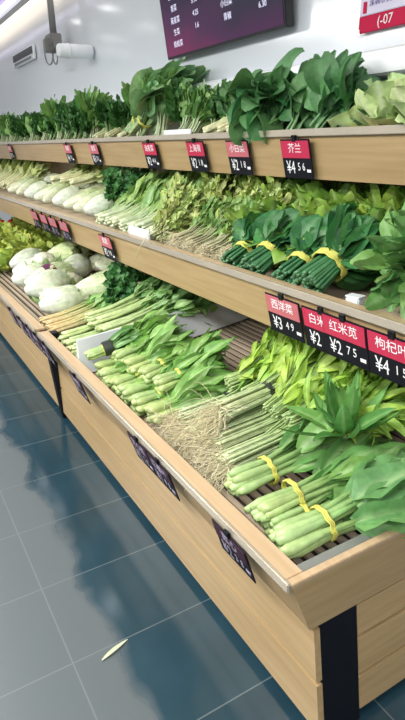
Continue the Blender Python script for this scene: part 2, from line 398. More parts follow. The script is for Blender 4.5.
LIME = (.28, .46, .07); DARK = (.030, .115, .030); MID = (.10, .26, .05); PALE = (.42, .56, .22)
BUILD = {
 'sprig': lambda v: rosette_meshes('spg', v, n=20, L=.20, W=.058, prof='lance', col=(.09, .27, .06), col2=(.15, .36, .08), rib=(.34,.54,.22), ruf=.02, up=.9, rad=.02, curl=-1.4),
 # choy sum: pale thick stalks, yellow tape, big leaves
 'choy': lambda v: bunch_meshes('choy', v, L=.50, n=20, r0=.050, rt=.044, tie=.29, r1=.11, flat=.72, sr=.0125, srt=.009, bulge=.95, c0=(.44, .58, .24), c1=(.17, .36, .09),
        leaf='ovate', lw=.085, ll=.24, ls=.45, nl=3, curl=.9, ruf=.08, lcol=(.085, .24, .055), lcol2=(.15, .33, .08), rib=(.36, .54, .24), spread=.28, lift=.10, tiecol=YTIE, stem_end=.66),
 'choy_broad': lambda v: bunch_meshes('choyb', v, L=.52, n=18, r0=.052, rt=.046, tie=.31, r1=.12, flat=.72, sr=.0135, srt=.010, bulge=.95, c0=(.46, .60, .25), c1=(.19, .38, .10),
        leaf='ovate', lw=.125, ll=.26, ls=.5, nl=3, curl=.8, ruf=.08, lcol=(.10, .26, .075), lcol2=(.16, .34, .11), rib=(.40, .56, .28), spread=.26, lift=.07, tiecol=YTIE, stem_end=.64),
 # thin-stalked rooted greens
 'rooted': lambda v: bunch_meshes('rooted', v, L=.58, n=60, r0=.050, rt=.045, tie=.38, r1=.13, flat=.75, sr=.0042, c0=(.55, .62, .36), c1=(.28, .48, .13),
        leaf='lance', lw=.036, ll=.22, ls=.5, nl=2, curl=.5, ruf=.03, lcol=(.19, .42, .06), lcol2=(.12, .32, .05), rib=(.3, .5, .15), spread=.45, lift=.20, tiecol=(BTIE if v % 2 == 0 else None), roots=150, root_l=.17, stem_end=.75, rows=5),
 # water spinach crowns
 'spinach': lambda v: bunch_meshes('wsp', v, L=.36, n=60, r0=.05, rt=.05, tie=.25, r1=.15, flat=.7, sr=.004, c0=(.40, .55, .22), c1=(.30, .50, .12),
        leaf='lance', lw=.040, ll=.18, ls=.15, nl=4, curl=1.7, ruf=.05, lcol=(.26, .50, .06), lcol2=(.44, .64, .10), rib=(.5, .66, .2), spread=1.0, lift=.22, stem_end=.9, rows=6),
 'spinach_dark': lambda v: bunch_meshes('wspd', v, L=.26, n=20, r0=.04, rt=.04, tie=.25, r1=.08, flat=.7, sr=.005, c0=(.40, .55, .22), c1=(.2, .4, .12),
        leaf='lance', lw=.062, ll=.22, ls=.5, nl=2, curl=1.6, ruf=.03, lcol=(.09, .27, .07), lcol2=(.14, .34, .08), rib=(.32, .52, .24), spread=.9, lift=.3, stem_end=.7, rows=7),
 # long-leaf lettuce
 'longleaf': lambda v: bunch_meshes('ylc', v, L=.36, n=18, r0=.052, rt=.042, tie=.34, r1=.11, flat=.75, sr=.013, srt=.008, bulge=.8, c0=(.46, .58, .24), c1=(.20, .40, .09),
        leaf='lance', lw=.070, ll=.24, ls=.16, nl=5, curl=1.5, ruf=.16, lcol=(.15, .36, .07), lcol2=(.26, .48, .12), rib=(.48, .64, .32), spread=.42, lift=.22, tiecol=(YTIE if v % 2 == 0 else None), stem_end=.55),
 'celery': lambda v: bunch_meshes('cel', v, L=.55, n=22, r0=.050, rt=.045, tie=.3, r1=.10, flat=.7, sr=.010, c0=(.56, .66, .32), c1=(.30, .50, .16),
        leaf='ovate', lw=.06, ll=.12, ls=.6, nl=4, curl=.7, ruf=.12, lcol=(.14, .34, .09), lcol2=(.25, .45, .14), rib=(.45, .6, .3), spread=.6, lift=.12, stem_end=.9),
 'orange_stalk': lambda v: bunch_meshes('ost', v, L=.5, n=24, r0=.045, rt=.04, tie=.3, r1=.08, flat=.7, sr=.008, c0=(.66, .50, .26), c1=(.50, .62, .25),
        leaf='ovate', lw=.05, ll=.11, ls=.6, nl=3, curl=.7, ruf=.12, lcol=(.22, .42, .10), rib=(.45, .6, .3), spread=.5, lift=.12, stem_end=.85),
 'curly_dark': lambda v: bunch_meshes('crl', v, L=.22, n=34, r0=.035, rt=.03, tie=.3, r1=.10, flat=.8, sr=.003, c0=(.3, .5, .2), c1=(.1, .3, .08),
        leaf='fan', lw=.045, ll=.05, ls=.4, nl=6, curl=1.2, ruf=.25, lcol=(.03, .14, .035), lcol2=(.06, .21, .05), rib=(.15, .32, .1), spread=1.1, lift=.3, stem_end=.9, rows=5),
 # upright kale-like bunch with yellow tape (middle shelf)
 'taped_dark': lambda v: bunch_meshes('tpd', v, L=.24, n=55, r0=.068, rt=.052, tie=.46, r1=.10, flat=.8, sr=.0072, srt=.005, c0=(.06, .20, .08), c1=(.07, .25, .09),
        leaf='ovate', lw=.13, ll=.14, ls=.55, nl=3, curl=1.3, tie_r=1.08, ruf=.06, lcol=(.022, .125, .050), lcol2=(.07, .25, .06), rib=(.22, .42, .20), spread=.55, lift=.1, tiecol=YTIE, stem_end=.72, clamp=False),
 'leafy_mid': lambda v: bunch_meshes('lfm', v, L=.26, n=36, r0=.045, rt=.04, tie=.3, r1=.13, flat=.85, sr=.004, c0=(.3, .5, .2), c1=(.16, .36, .12),
        leaf='ovate', lw=.075, ll=.12, ls=.35, nl=3, curl=.9, ruf=.06, lcol=(.10, .28, .07), lcol2=(.22, .42, .12), rib=(.32, .5, .24), spread=.8, lift=.3, stem_end=.85, clamp=False),
 'lime_mound': lambda v: rosette_meshes('lim', v, n=46, L=.20, W=.10, col=(.34, .52, .09), col2=(.22, .42, .07), ruf=.16, up=1.0, rad=.05),
 'herb': lambda v: bunch_meshes('hrb', v, L=.26, n=60, r0=.07, rt=.07, tie=.3, r1=.15, flat=.9, sr=.0026, c0=(.60, .62, .34), c1=(.40, .52, .16),
        leaf='ovate', lw=.036, ll=.05, ls=.02, nl=8, curl=1.2, ruf=.2, lcol=(.36, .52, .11), lcol2=(.52, .58, .22), rib=(.55, .62, .3), spread=1.2, lift=.25, roots=0, stem_end=.95, rows=4),
 'herb_root': lambda v: bunch_meshes('hrr', v, L=.30, n=70, r0=.055, rt=.05, tie=.3, r1=.12, flat=.8, sr=.003, c0=(.60, .55, .36), c1=(.30, .46, .16),
        leaf='ovate', lw=.030, ll=.05, ls=.4, nl=4, curl=.9, ruf=.1, lcol=(.12, .30, .07), lcol2=(.28, .44, .10), rib=(.4, .55, .25), spread=1.0, lift=.3, roots=110, root_l=.08, stem_end=.9, rows=4),
 'stalk_pale': lambda v: bunch_meshes('stp', v, L=.42, n=20, r0=.048, rt=.04, tie=.3, r1=.12, flat=.8, sr=.011, c0=(.68, .75, .50), c1=(.38, .56, .22),
        leaf='ovate', lw=.075, ll=.18, ls=.4, nl=3, curl=.8, ruf=.1, lcol=(.20, .40, .10), lcol2=(.38, .54, .16), rib=(.5, .65, .36), spread=.45, lift=.25, stem_end=.7),
 'broad_up': lambda v: bunch_meshes('brd', v, L=.27, n=11, r0=.045, rt=.04, tie=.3, r1=.13, flat=.9, sr=.007, c0=(.3, .5, .25), c1=(.16, .36, .14),
        leaf='ovate', lw=.21, ll=.22, ls=.3, nl=2, curl=1.3, fold=.5, ruf=.05, lcol=(.035, .155, .045), lcol2=(.13, .31, .11), rib=(.22, .42, .20), spread=.7, lift=.15, stem_end=.7, clamp=False, rows=8),
 'collard': lambda v: bunch_meshes('col', v, L=.40, n=12, r0=.05, rt=.04, tie=.34, r1=.09, flat=.9, sr=.012, c0=(.45, .6, .30), c1=(.28, .48, .2),
        leaf='ovate', lw=.19, ll=.30, ls=.4, nl=2, curl=1.0, fold=.3, ruf=.06, lcol=(.20, .42, .17), lcol2=(.36, .58, .27), rib=(.36, .54, .3), spread=.35, lift=.1, tiecol=YTIE, stem_end=.55, clamp=False, rows=9),
 'dark_up': lambda v: bunch_meshes('dku', v, L=.26, n=34, r0=.045, rt=.04, tie=.3, r1=.12, flat=.9, sr=.004, c0=(.45, .58, .30), c1=(.12, .30, .08),
        leaf='ovate', lw=.07, ll=.10, ls=.4, nl=4, curl=1.0, ruf=.12, lcol=(.022, .10, .022), lcol2=(.07, .20, .04), rib=(.16, .34, .12), spread=.9, lift=.2, stem_end=.85, clamp=False, rows=5),
 'mid_up': lambda v: bunch_meshes('mdu', v, L=.30, n=30, r0=.045, rt=.04, tie=.3, r1=.11, flat=.9, sr=.006, c0=(.62, .70, .45), c1=(.26, .44, .15),
        leaf='ovate', lw=.085, ll=.15, ls=.4, nl=3, curl=.9, ruf=.1, lcol=(.12, .32, .07), lcol2=(.28, .48, .14), rib=(.35, .52, .24), spread=.6, lift=.2, stem_end=.8, clamp=False, rows=6),
 'yellow_stalk': lambda v: bunch_meshes('yst', v, L=.36, n=22, r0=.045, rt=.04, tie=.3, r1=.09, flat=.8, sr=.011, c0=(.74, .74, .46), c1=(.60, .68, .30),
        leaf='ovate', lw=.07, ll=.14, ls=.5, nl=2, curl=.8, ruf=.1, lcol=(.46, .58, .20), lcol2=(.60, .66, .30), rib=(.66, .72, .42), spread=.4, lift=.25, stem_end=.7),
 'napa': lambda v: head_meshes('npa', v, L=.31, R=.078, c_base=(.82, .84, .66), c_tip=(.50, .64, .24), ruf=.11, loose=.12),
 'napa_band': lambda v: head_meshes('npb', v, L=.30, R=.080, c_base=(.82, .84, .70), c_tip=(.52, .66, .28), ruf=.10, loose=.10, band=True),
 'wrapped': lambda v: head_meshes('wrp', v, L=.24, R=.085, c_base=(.80, .84, .76), c_tip=(.58, .68, .42), ruf=.09, loose=.06),
 'romaine': lambda v: rosette_meshes('rom', v, n=34, L=.24, W=.15, col=(.74, .84, .46), col2=(.50, .68, .28), rib=(.88, .9, .7), ruf=.12, up=1.1, rad=.05, curl=.6),
 'cauliflower': lambda v: caul_meshes('clf', v),
 'yellow_mound': lambda v: rosette_meshes('ylm', v, n=36, L=.2, W=.11, col=(.50, .56, .10), col2=(.36, .50, .09), ruf=.16, up=1.0, rad=.05),
 'frilly': lambda v: rosette_meshes('frl', v, n=36, L=.2, W=.11, col=(.34, .52, .10), col2=(.50, .62, .20), ruf=.18, up=.9, rad=.05),
}
ORD = ['first', 'second', 'third', 'fourth', 'fifth', 'sixth', 'seventh', 'eighth', 'ninth', 'tenth', 'eleventh', 'twelfth', 'thirteenth', 'fourteenth', 'fifteenth', 'sixteenth', 'seventeenth', 'eighteenth']

# ------------------------------------------------------------------ the setting
WY = 1.30; XL, XR = -11.5, 3.0
def struct(name, me, m_): return obj(name, me, m_, None, 'structure')
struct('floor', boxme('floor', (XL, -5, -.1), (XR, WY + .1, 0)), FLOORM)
struct('wall_back', boxme('wall_back', (XL, WY, 0), (XR, WY + .12, CEIL + .3)), WALLM)
struct('ceiling', boxme('ceiling', (XL, -5, CEIL), (XR, .86, CEIL + .12)), CEILM)
struct('trim_1', MB().prism([(1.20, 1.955), (1.215, 1.945), (1.30, 1.94), (1.30, 2.05), (1.225, 2.05), (1.205, 2.04)], XL, XR).mesh('trim_1'), TRIMM)
cove = MB().box((XL, 1.12, CEIL + .02), (XR, WY, CEIL + .10)).mesh('trim_2')
cv = thing('cove_light', 'long cream glowing cove strip where ceiling meets the glossy wall', 'ceiling light')
obj('glow_strip', boxme('glow_strip', (XL, 1.10, CEIL + .06), (XR, WY, CEIL + .12)), COVEM, cv)
obj('edge_strip', boxme('edge_strip', (XL, 1.02, CEIL - .02), (XR, 1.10, CEIL + .12)), CEILM, cv)
obj('violet_strip', boxme('violet_strip', (XL, .86, CEIL), (XR, .91, CEIL + .12)), VIOLM, cv)
obj('light_panel', boxme('light_panel', (XL, .91, CEIL + .02), (XR, 1.02, CEIL + .12)), PANELM, cv)
# downlights whose reflections show on the glossy wall, and the aisle panels
for i, (x, y) in enumerate([(-6.53, .66), (-7.36, .70), (-7.30, -.16), (-8.3, -.08), (-4.6, .68), (-5.5, -.12)]):
    t_ = thing('downlight', ['small round ceiling downlight, %s along the row nearest the wall' % ORD[i // 1] if i in (0, 1, 4) else 'small round ceiling downlight, %s in the row over the aisle' % ORD[i]][0], 'ceiling light', (x, y, CEIL), group='round ceiling downlights')
    bm = bmesh.new(); bmesh.ops.create_cone(bm, cap_ends=True, segments=20, radius1=.085, radius2=.085, depth=.02); me = bpy.data.meshes.new('ring'); bm.to_mesh(me); bm.free()
    obj('trim_ring', me, WHITEP, t_).location = (0, 0, -.011)
    bm = bmesh.new(); bmesh.ops.create_cone(bm, cap_ends=True, segments=20, radius1=.065, radius2=.065, depth=.01); me = bpy.data.meshes.new('lens'); bm.to_mesh(me); bm.free()
    obj('lens', me, LAMPM, t_).location = (0, 0, -.028)
for i, (x, y, sx, sy) in enumerate([(-1.5, -1.7, 3, .5), (-5.2, -1.7, 3, .5), (-2, -3.1, 3, .5), (-5.5, -3.1, 3, .5), (1.2, -1.6, 1, 1)]):
    t_ = thing('panel_light', 'flat white ceiling light panel, %s from the till end' % ORD[i], 'ceiling light', (x, y, CEIL), group='ceiling light panels')
    obj('panel_frame', boxme('panel_frame', (-sx / 2 - .03, -sy / 2 - .03, -.03), (sx / 2 + .03, sy / 2 + .03, -.001)), WHITEP, t_)
    obj('diffuser', boxme('diffuser', (-sx / 2, -sy / 2, -.04), (sx / 2, sy / 2, -.031)), plain('diffuser_glow', (.9, .9, .9), emit=(1, .98, .95), es=4) if i == 0 else bpy.data.materials['diffuser_glow'], t_)

# ------------------------------------------------------------------ display stand
RIM = .612
def binunit(x0, x1, label, end):
    t_ = thing('produce_bin', label, 'display bin', (x1, 0, 0), group='wood-fronted produce bins')
    def P(name, mb, m_, par=None, bevel=0):
        for i, v in enumerate(mb.v): mb.v[i] = (v[0] - x1, v[1], v[2])
        return obj(name, mb.mesh(name, bevel=bevel), m_, par or t_)
    P('front_board', MB().prism([(.0, RIM), (.018, RIM), (.095, .422), (.075, .422)], x0, x1 - (.0185 if end else 0)), WOOD)
    P('rim_cap', MB().prism([(-.004, RIM), (.055, RIM), (.055, RIM + .014), (-.004, RIM + .014)], x0, x1 - (.0225 if end else 0)), WOODTOP, bevel=.002)
    P('price_rail', MB().prism([(-.016, RIM - .012), (-.004, RIM - .012), (-.004, RIM + .018), (-.016, RIM + .018)], x0, x1), RAIL, bevel=.003)
    fe = (lambda z: x1 - .004 + (.42 - z) / .39 * .058) if end else (lambda z: x1)
    for z0, z1 in ((.232, .408), (.045, .218)):
        P('front_panel', MB().hexa([(x0, .09, z0), (fe(z0), .09, z0), (fe(z0), .112, z0), (x0, .112, z0)], [(x0, .09, z1), (fe(z1), .09, z1), (fe(z1), .112, z1), (x0, .112, z1)]), WOOD)
    P('backing', MB().box((x0 + .01, .1125, .05), (x1 - .04, .12, .42)), GROOVE)
    P('plinth', MB().box((x0 + .02, .15, .0), (x1 - .07, 1.22, .06)), PLINTH)
    P('liner', MB().prism([(.056, RIM), (.062, RIM), (.10, .50), (.085, .50)], x0, x1 - .02), LINER)
    d = MB()
    k = 0; y = .10
    while y < 1.24:
        z = .50 + .125 * y
        d.box((x0 + .02, y, z - .012), (x1 - .03, y + .022, z)); y += .041
    P('slats', d, SLAT)
    P('slat_tray', MB().prism([(.09, .44), (1.25, .58), (1.25, .60), (.09, .47)], x0 + .02, x1 - .03), SLATDARK)
    if end:
        e = x1
        P('end_board', MB().hexa([(e - .018, .072, .425), (e, .072, .425), (e, 1.27, .425), (e - .018, 1.27, .425)], [(e - .018, 0, RIM), (e, 0, RIM), (e, 1.27, RIM), (e - .018, 1.27, RIM)]), WOODEND)
        P('end_rim', MB().box((e - .022, -.004, RIM + .0), (e + .002, 1.27, RIM + .014)), WOODTOP, bevel=.002)
        P('end_liner', MB().box((e - .065, .056, .52), (e - .022, 1.25, RIM - .004)), LINER)
        sl = lambda z: e - .004 + (.42 - z) / .39 * .058
        for z0, z1 in ((.310, .415), (.172, .296), (.040, .158)):
            P('end_panel', MB().hexa([(sl(z0) - .018, .258, z0), (sl(z0), .258, z0), (sl(z0), 1.27, z0), (sl(z0) - .018, 1.27, z0)], [(sl(z1) - .018, .258, z1), (sl(z1), .258, z1), (sl(z1), 1.27, z1), (sl(z1) - .018, 1.27, z1)]), WOODEND)
        P('backing', MB().hexa([(sl(.04) - .03, .26, .04), (sl(.04) - .019, .26, .04), (sl(.04) - .019, 1.25, .04), (sl(.04) - .03, 1.25, .04)], [(sl(.42) - .03, .26, .42), (sl(.42) - .019, .26, .42), (sl(.42) - .019, 1.25, .42), (sl(.42) - .03, 1.25, .42)]), GROOVE)
        P('leg', MB().hexa([(sl(0) - .06, .114, 0), (sl(0) - .002, .114, 0), (sl(0) - .002, .257, 0), (sl(0) - .06, .257, 0)], [(sl(.424) - .06, .114, .424), (sl(.424) - .002, .114, .424), (sl(.424) - .002, .257, .424), (sl(.424) - .06, .257, .424)]), BLACK)
    else:
        P('leg', MB().hexa([(x1 + .002, .085, 0), (x1 + .058, .085, 0), (x1 + .058, .16, 0), (x1 + .002, .16, 0)], [(x1 + .002, .03, .60), (x1 + .058, .03, .60), (x1 + .058, .12, .60), (x1 + .002, .12, .60)]), BLACK)
    P('leg', MB().box((x0 + .02, 1.18, 0), (x0 + .08, 1.24, .44)), BLACK)
    return t_
BX = [(-3.30, -.85), (-5.80, -3.36), (-8.30, -5.86)]
binunit(*BX[0], 'nearest wooden produce bin, with black corner leg and grooved end panels', True)
binunit(*BX[1], 'middle wooden produce bin past the black seam, holding cabbages', False)
binunit(*BX[2], 'farthest wooden produce bin holding yellow-green lettuce', False)
def shelf(name, label, y, ztop, zbot, lean, zb, x0, x1, back):
    t_ = thing(name, label, 'display shelf', (x1, y, ztop), group='wooden produce shelves')
    def P(name, mb, m_, bevel=0):
        mb.v = [(v[0] - x1, v[1] - y, v[2] - ztop) for v in mb.v]; return obj(name, mb.mesh(name, bevel=bevel), m_, t_)
    P('fascia', MB().prism([(y, ztop), (y + .02, ztop), (y + .02 + lean, zbot), (y + lean, zbot)], x0, x1), WOOD)
    P('rim_cap', MB().prism([(y - .004, ztop), (y + .04, ztop), (y + .04, ztop + .012), (y - .004, ztop + .012)], x0, x1), WOODTOP, .002)
    P('price_rail', MB().prism([(y - .014, ztop - .014), (y - .004, ztop - .014), (y - .004, ztop + .014), (y - .014, ztop + .014)], x0, x1), RAIL, .002)
    P('deck', MB().prism([(y + .045, zb), (back, zb + .1 * (back - y)), (back, zb + .1 * (back - y) - .02), (y + .045, zb - .02)], x0, x1), BACKP)
    P('inner_lip', MB().box((x0, y + .025, zb - .02), (x1, y + .04, ztop)), LINER)
    P('end_board', MB().prism([(y + .021, ztop), (back, ztop), (back, zbot + .02), (y + .021 + lean, zbot + .02)], x1 - .016, x1), WOOD)
    return t_
SX = -.86
shelf('middle_shelf', 'middle wooden shelf with tilted price fascia over the bins', .50, 1.195, 1.005, .045, 1.13, -9, SX, 1.27)
shelf('top_shelf', 'top wooden shelf running along the glossy wall', .85, 1.728, 1.545, .045, 1.675, -9, SX, 1.27)
bp_ = thing('back_frame', 'beige back panel and uprights behind the produce shelves', 'shelf frame', (SX, 1.28, 0))
obj('back_panel', boxme('back_panel', (-8.14, -.008, .02), (0, .008, 1.68)), BACKP, bp_)
for x in (-.06, -2.45, -4.95, -7.45): obj('upright', boxme('upright', (x - .03, -.028, .0), (x + .03, -.01, 1.66)), BLACK, bp_)
# white dividers in the bins
dv = obj('bin_divider', MB().hexa([(-2.775, .066, .517), (-2.735, .066, .517), (-2.735, 1.24, .665), (-2.775, 1.24, .665)], [(-2.760, .066, .72), (-2.750, .066, .72), (-2.750, 1.24, .83), (-2.760, 1.24, .83)]).mesh('bin_divider'), WHITEP)
tag(dv, 'white plastic divider board standing across the near bin', 'divider')

# ------------------------------------------------------------------ price tags
def textme(s, size, name, extr=.0004):
    c = bpy.data.curves.new(name, 'FONT'); c.body = s; c.size = size; c.align_x = 'CENTER'; c.align_y = 'CENTER'; c.extrude = extr; c.resolution_u = 2
    o = bpy.data.objects.new(name, c); COL.objects.link(o)
    me = bpy.data.meshes.new_from_object(o.evaluated_get(bpy.context.evaluated_depsgraph_get()))
    bpy.data.objects.remove(o); bpy.data.curves.remove(c)
    return me
def lettering(name, s, size, m_, parent, x, z, y=-.006, sx=1, label=None):
    me = textme(s, size, name); o = obj(name, me, m_, parent); o.location = (x, y, z); o.rotation_euler = (PI / 2, 0, 0); o.scale = (sx, 1, 1)
    if label: o['label'] = label
    return o
TAGM = {}
def price_tag(x, y, z, lean, cn, big, small, label, group, head=None, w=.195, h=.145, dim=False, swing=0):
    t_ = thing('price_tag', label, 'price tag', (x, y, z), (-lean, swing, 0), group)
    w2 = w / 2; key = (w, h)
    if key not in TAGM:
        TAGM[key] = (boxme('plate', (-w2, -.002, -h), (w2, .002, 0), .0015), boxme('header', (-w2 + .006, -.0045, -h * .47), (w2 - .006, -.0021, -.006)), boxme('clip', (-.012, -.006, -.010), (.012, .004, .016), .001), boxme('unit', (w2 - .034, -.004, -h + .028), (w2 - .010, -.0021, -h + .040)))
    a, b_, c, u = TAGM[key]
    obj('plate', a, TAGBLACK, t_)
    hd = head or TAGRED
    o = obj('header', b_.copy() if True else b_, None, t_); o.data.materials.clear(); o.data.materials.append(hd)
    obj('clip', c, BLACK, t_)
    L_ = LETTERDIM if dim else LETTER
    lettering('product_name', cn, .043 if len(cn) < 4 else .036, L_, o, 0, -h * .235, -.0052)
    lettering('price_digits', '¥' + big, .074, L_, t_, -w * .22, -h * .73, -.0028, .72)
    if small: lettering('price_digits', small, .046, L_, t_, w * .14, -h * .70, -.0028, .8)
    ul = u.copy(); ul.materials.clear(); ul.materials.append(L_); obj('unit_mark', ul, None, t_)
    return t_
G1 = 'price tags on the top shelf fascia'
for px, cn, bg, sm, lab, hd in [(294, '芥兰', '4', '5 6', 'largest red-headed price tag on the top shelf, under the broad dark leaves', TAGRED),
        (236, '小白菜', '2', '1 8', 'price tag on top shelf beside the overhanging leaf, dull red header', TAGPINK),
        (194, '上海青', '2', '1 8', 'bright red price tag on top shelf below the pale yellow stalks', TAGRED),
        (148, '油麦菜', '2', '4 4', 'red price tag on top shelf below the tape-tied collard leaves', TAGRED),
        (92, '菠菜', '3', '2 0', 'small price tag on top shelf, right one of the far pair', TAGPINK),
        (66, '香菜', '4', '1 0', 'small price tag on top shelf, left one of the far pair', TAGPINK),
        (8, '韭菜', '2', '9 0', 'tiny price tag on top shelf at the left edge', TAGPINK)]:
    p = ony(px, 141, .832)
    price_tag(p.x, .832, 1.704, -.24, cn, bg, sm, lab, G1, hd, h=.162, w=.19)
G2 = 'price tags on the middle shelf fascia'
for px, py, cn, bg, sm, lab, hd in [(391, 345, '枸杞叶', '4', '1 5', 'price tag starting 4 cut by the right edge on middle shelf', TAGRED),
        (342, 327, '红米苋', '2', '7 5', 'front price tag reading 2.75 on middle shelf, overlapping another', TAGRED),
        (318, 318, '白米苋', '2', '7 5', 'price tag half hidden behind the 2.75 tag on middle shelf', TAGRED),
        (281, 302, '西洋菜', '3', '4 9', 'faded pink price tag reading 3.49 on middle shelf', TAGPINK),
        (104, 240, '茼蒿', '2', '9 8', 'lone narrow price tag on middle shelf below the white carton', TAGPINK),
        (62, 222, '芹菜', '2', '5 8', 'rightmost of the four clustered tags on middle shelf', TAGPINK),
        (51, 219, '西芹', '3', '1 8', 'third of the four clustered tags on middle shelf', TAGPINK),
        (42, 216, '生菜', '1', '9 8', 'second of the four clustered tags on middle shelf', TAGPINK),
        (33, 213, '白菜', '1', '2 8', 'leftmost of the four clustered tags on middle shelf', TAGPINK)]:
    p = ony(px, py, .482)
    hid = cn == '白米苋'
    price_tag(p.x + (.005 if hid else 0), .482 + (.006 if hid else 0), 1.166 - (.004 if hid else 0), -.24, cn, bg, sm, lab, G2, hd, h=.162, w=.20, dim=cn in ('芹菜', '西芹', '生菜', '白菜'))
G3 = 'dark price tags on the bin rail'
for i, (px, py, cn, bg, sm, lab) in enumerate([(228, 536, '菜心', '2', '3 8', 'dark price tag on bin rail nearest the corner, below the tape-tied stalks'),
        (158, 470, '红薯叶', '1', '9 8', 'right one of the paired dark tags on the near bin rail'),
        (137, 447, '空心菜', '2', '2 8', 'left one of the paired dark tags on the near bin rail'),
        (75, 380, '油麦菜', '1', '8 8', 'dark price tag on near bin rail just past the white divider'),
        (43, 340, '芹菜', '2', '2 0', 'rightmost dark tag in the cluster on the cabbage bin'),
        (34, 331, '胡萝卜', '1', '6 8', 'fourth dark tag in the cluster on the cabbage bin'),
        (26, 321, '花菜', '3', '5 0', 'third dark tag in the cluster on the cabbage bin'),
        (18, 312, '娃娃菜', '2', '6 0', 'second dark tag in the cluster on the cabbage bin'),
        (9, 303, '大白菜', '0', '9 8', 'leftmost dark tag in the cluster on the cabbage bin')]):
    p = ony(px, py, -.02)
    price_tag(p.x, -.021, .602, -.30, cn, bg, sm, lab, G3, TAGDUSK, dim=True, w=.185, h=.14)

# ------------------------------------------------------------------ produce in the near bin
def bz(y): return .503 + .125 * y
BP = 7.1
rn = random.Random(4)
G = 'taped choy bunches at the near corner of the bin'
produce('choy_broad', 'choy_bunch', 1, 'front choy bunch with yellow tape and broad leaves over the end board', 'greens', G, (-1.03, .10, bz(.1) + .02), 83, 8)
produce('choy', 'choy_bunch', 2, 'middle choy bunch of three with yellow tape near the corner', 'greens', G, (-1.18, .125, bz(.12) + .03), 84, 8)
produce('choy', 'choy_bunch', 3, 'back choy bunch of three with yellow tape, against the rooty bunches', 'greens', G, (-1.33, .135, bz(.13) + .035), 85, 8)
produce('choy', 'choy_bunch', 4, 'choy bunch half hidden underneath the front and middle ones', 'greens', G, (-1.115, .14, bz(.14) - .0), 86, 7, scale=.85)
G = 'rooted greens bunches in the near bin'
for i, (x, y, dz, yaw, v) in enumerate([(-1.475, .20, .03, 86, 1), (-1.60, .24, .04, 84, 3), (-1.72, .20, .03, 86, 5), (-1.845, .22, .035, 84, 2), (-1.66, .30, .12, 88, 4)]):
    produce('rooted', 'rooted_greens', v, ['pale-stalked bunch with brown roots beside the taped choy', 'second bunch with a tangle of brown roots from the near corner', 'third bunch with brown stringy roots from the near corner', 'bunch of pale stalks held by a dark tie, roots forward', 'topmost bunch with brown roots lying across the others'][i], 'greens', G, (x, y, bz(y) + dz), yaw, BP + 2)
G = 'water spinach bunches at the back of the near bin'
k = 0
for y, dz, xs in ((.46, .12, (-1.28, -1.42, -1.56, -1.70, -1.84)), (.64, .12, (-1.24, -1.38, -1.52, -1.66, -1.80)), (.80, .12, (-1.10, -1.26, -1.42))):
    for x in xs:
        produce('spinach', 'water_spinach', 1 + k % 4, 'bright lime water spinach bunch, %s from the near end of its %s row' % (ORD[xs.index(x)], 'front' if y < .5 else 'middle' if y < .7 else 'back'), 'greens', G, (x + rn.uniform(-.02, .02), y, bz(y) + dz), 90 + rn.uniform(-14, 10), 14 + rn.uniform(-3, 8), scale=.85)
        k += 1
produce('sprig', 'broad_leaf_greens', 1, 'broad-leaved darker sprig spreading on top of the lime spinach', 'greens', 'dark sprigs', (-1.21, .52, bz(.6) + .15), 80, 12, scale=1.1)
G = 'long-leaf lettuce bunches by the white divider'
xs = [-1.985, -2.11, -2.235, -2.36, -2.485, -2.60]
for i, x in enumerate(xs):
    produce('longleaf', 'long_leaf_lettuce', 1 + i % 5, 'long-leaf lettuce bunch in the bottom layer, %s from the rooty bunches' % ORD[i], 'lettuce', G, (x, .11 + rn.uniform(0, .03), bz(.12) + .012), 88 + rn.uniform(-4, 4), BP + 1)
for i, x in enumerate([-2.10, -2.24, -2.38, -2.52, -2.64]):
    produce('longleaf', 'long_leaf_lettuce', 1 + (i * 2 + 1) % 5, 'long-leaf lettuce bunch in the top layer, %s from the rooty bunches' % ORD[i], 'lettuce', G, (x, .22 + rn.uniform(-.02, .05), bz(.2) + .085), 86 + rn.uniform(-6, 6), BP + 5, scale=.9)
produce('choy', 'rolled_greens', 9, 'rolled greens with a black tie right against the white divider', 'greens', 'rolled', (-2.665, .10, bz(.16) + .10), 80, 14, scale=.62)
bt = MB(); tube(bt, [Vector((.085 + .05 * q, 0, .036)) for q in (0, .33, .66, 1)], [.042, .043, .043, .042], 16, None, False)
for o_ in [o_ for o_ in COL.objects if o_.get('label', '').startswith('rolled greens')]: obj('black_tie', bt.mesh('black_tie', True), BTIE, o_).scale = (1.7, 1.7, 1.5)
# beyond the divider
G = 'pale stalk bunches beyond the white divider'
for i, x in enumerate([-2.86, -2.98, -3.10, -3.22]):
    produce('celery', 'celery_bunch', 1 + i % 4, 'pale celery bunch %s beyond the white divider, bottom layer' % ORD[i], 'celery', G, (x, .12, bz(.12) + .015), 88 + rn.uniform(-4, 4), BP)
for i, x in enumerate([-2.92, -3.06, -3.20]):
    produce('celery', 'celery_bunch', 1 + (i + 2) % 4, 'pale celery bunch %s beyond the white divider, top layer' % ORD[i], 'celery', G, (x, .30, bz(.3) + .10), 84 + rn.uniform(-6, 6), BP + 5)
G = 'leafy tops behind the celery'
for i, (x, y) in enumerate([(-2.86, .72), (-3.05, .74), (-3.22, .72), (-2.95, .9), (-3.15, .92)]):
    produce('mid_up', 'leafy_greens', 1 + i % 3, 'leafy green bunch piled behind the celery, %s from the divider' % ORD[i], 'greens', G, (x, y, bz(y) + .03), 80, 35)
G = 'orange-tinged stalk bunches'
for i, x in enumerate([-3.43, -3.55, -3.67]):
    produce('orange_stalk', 'stalk_bunch', 1 + i % 2, 'orange-tinged stalk bunch past the bin seam, %s from the celery' % ORD[i], 'stalk greens', G, (x, .12, bz(.12) + .015), 88 + rn.uniform(-4, 4), BP + 1)
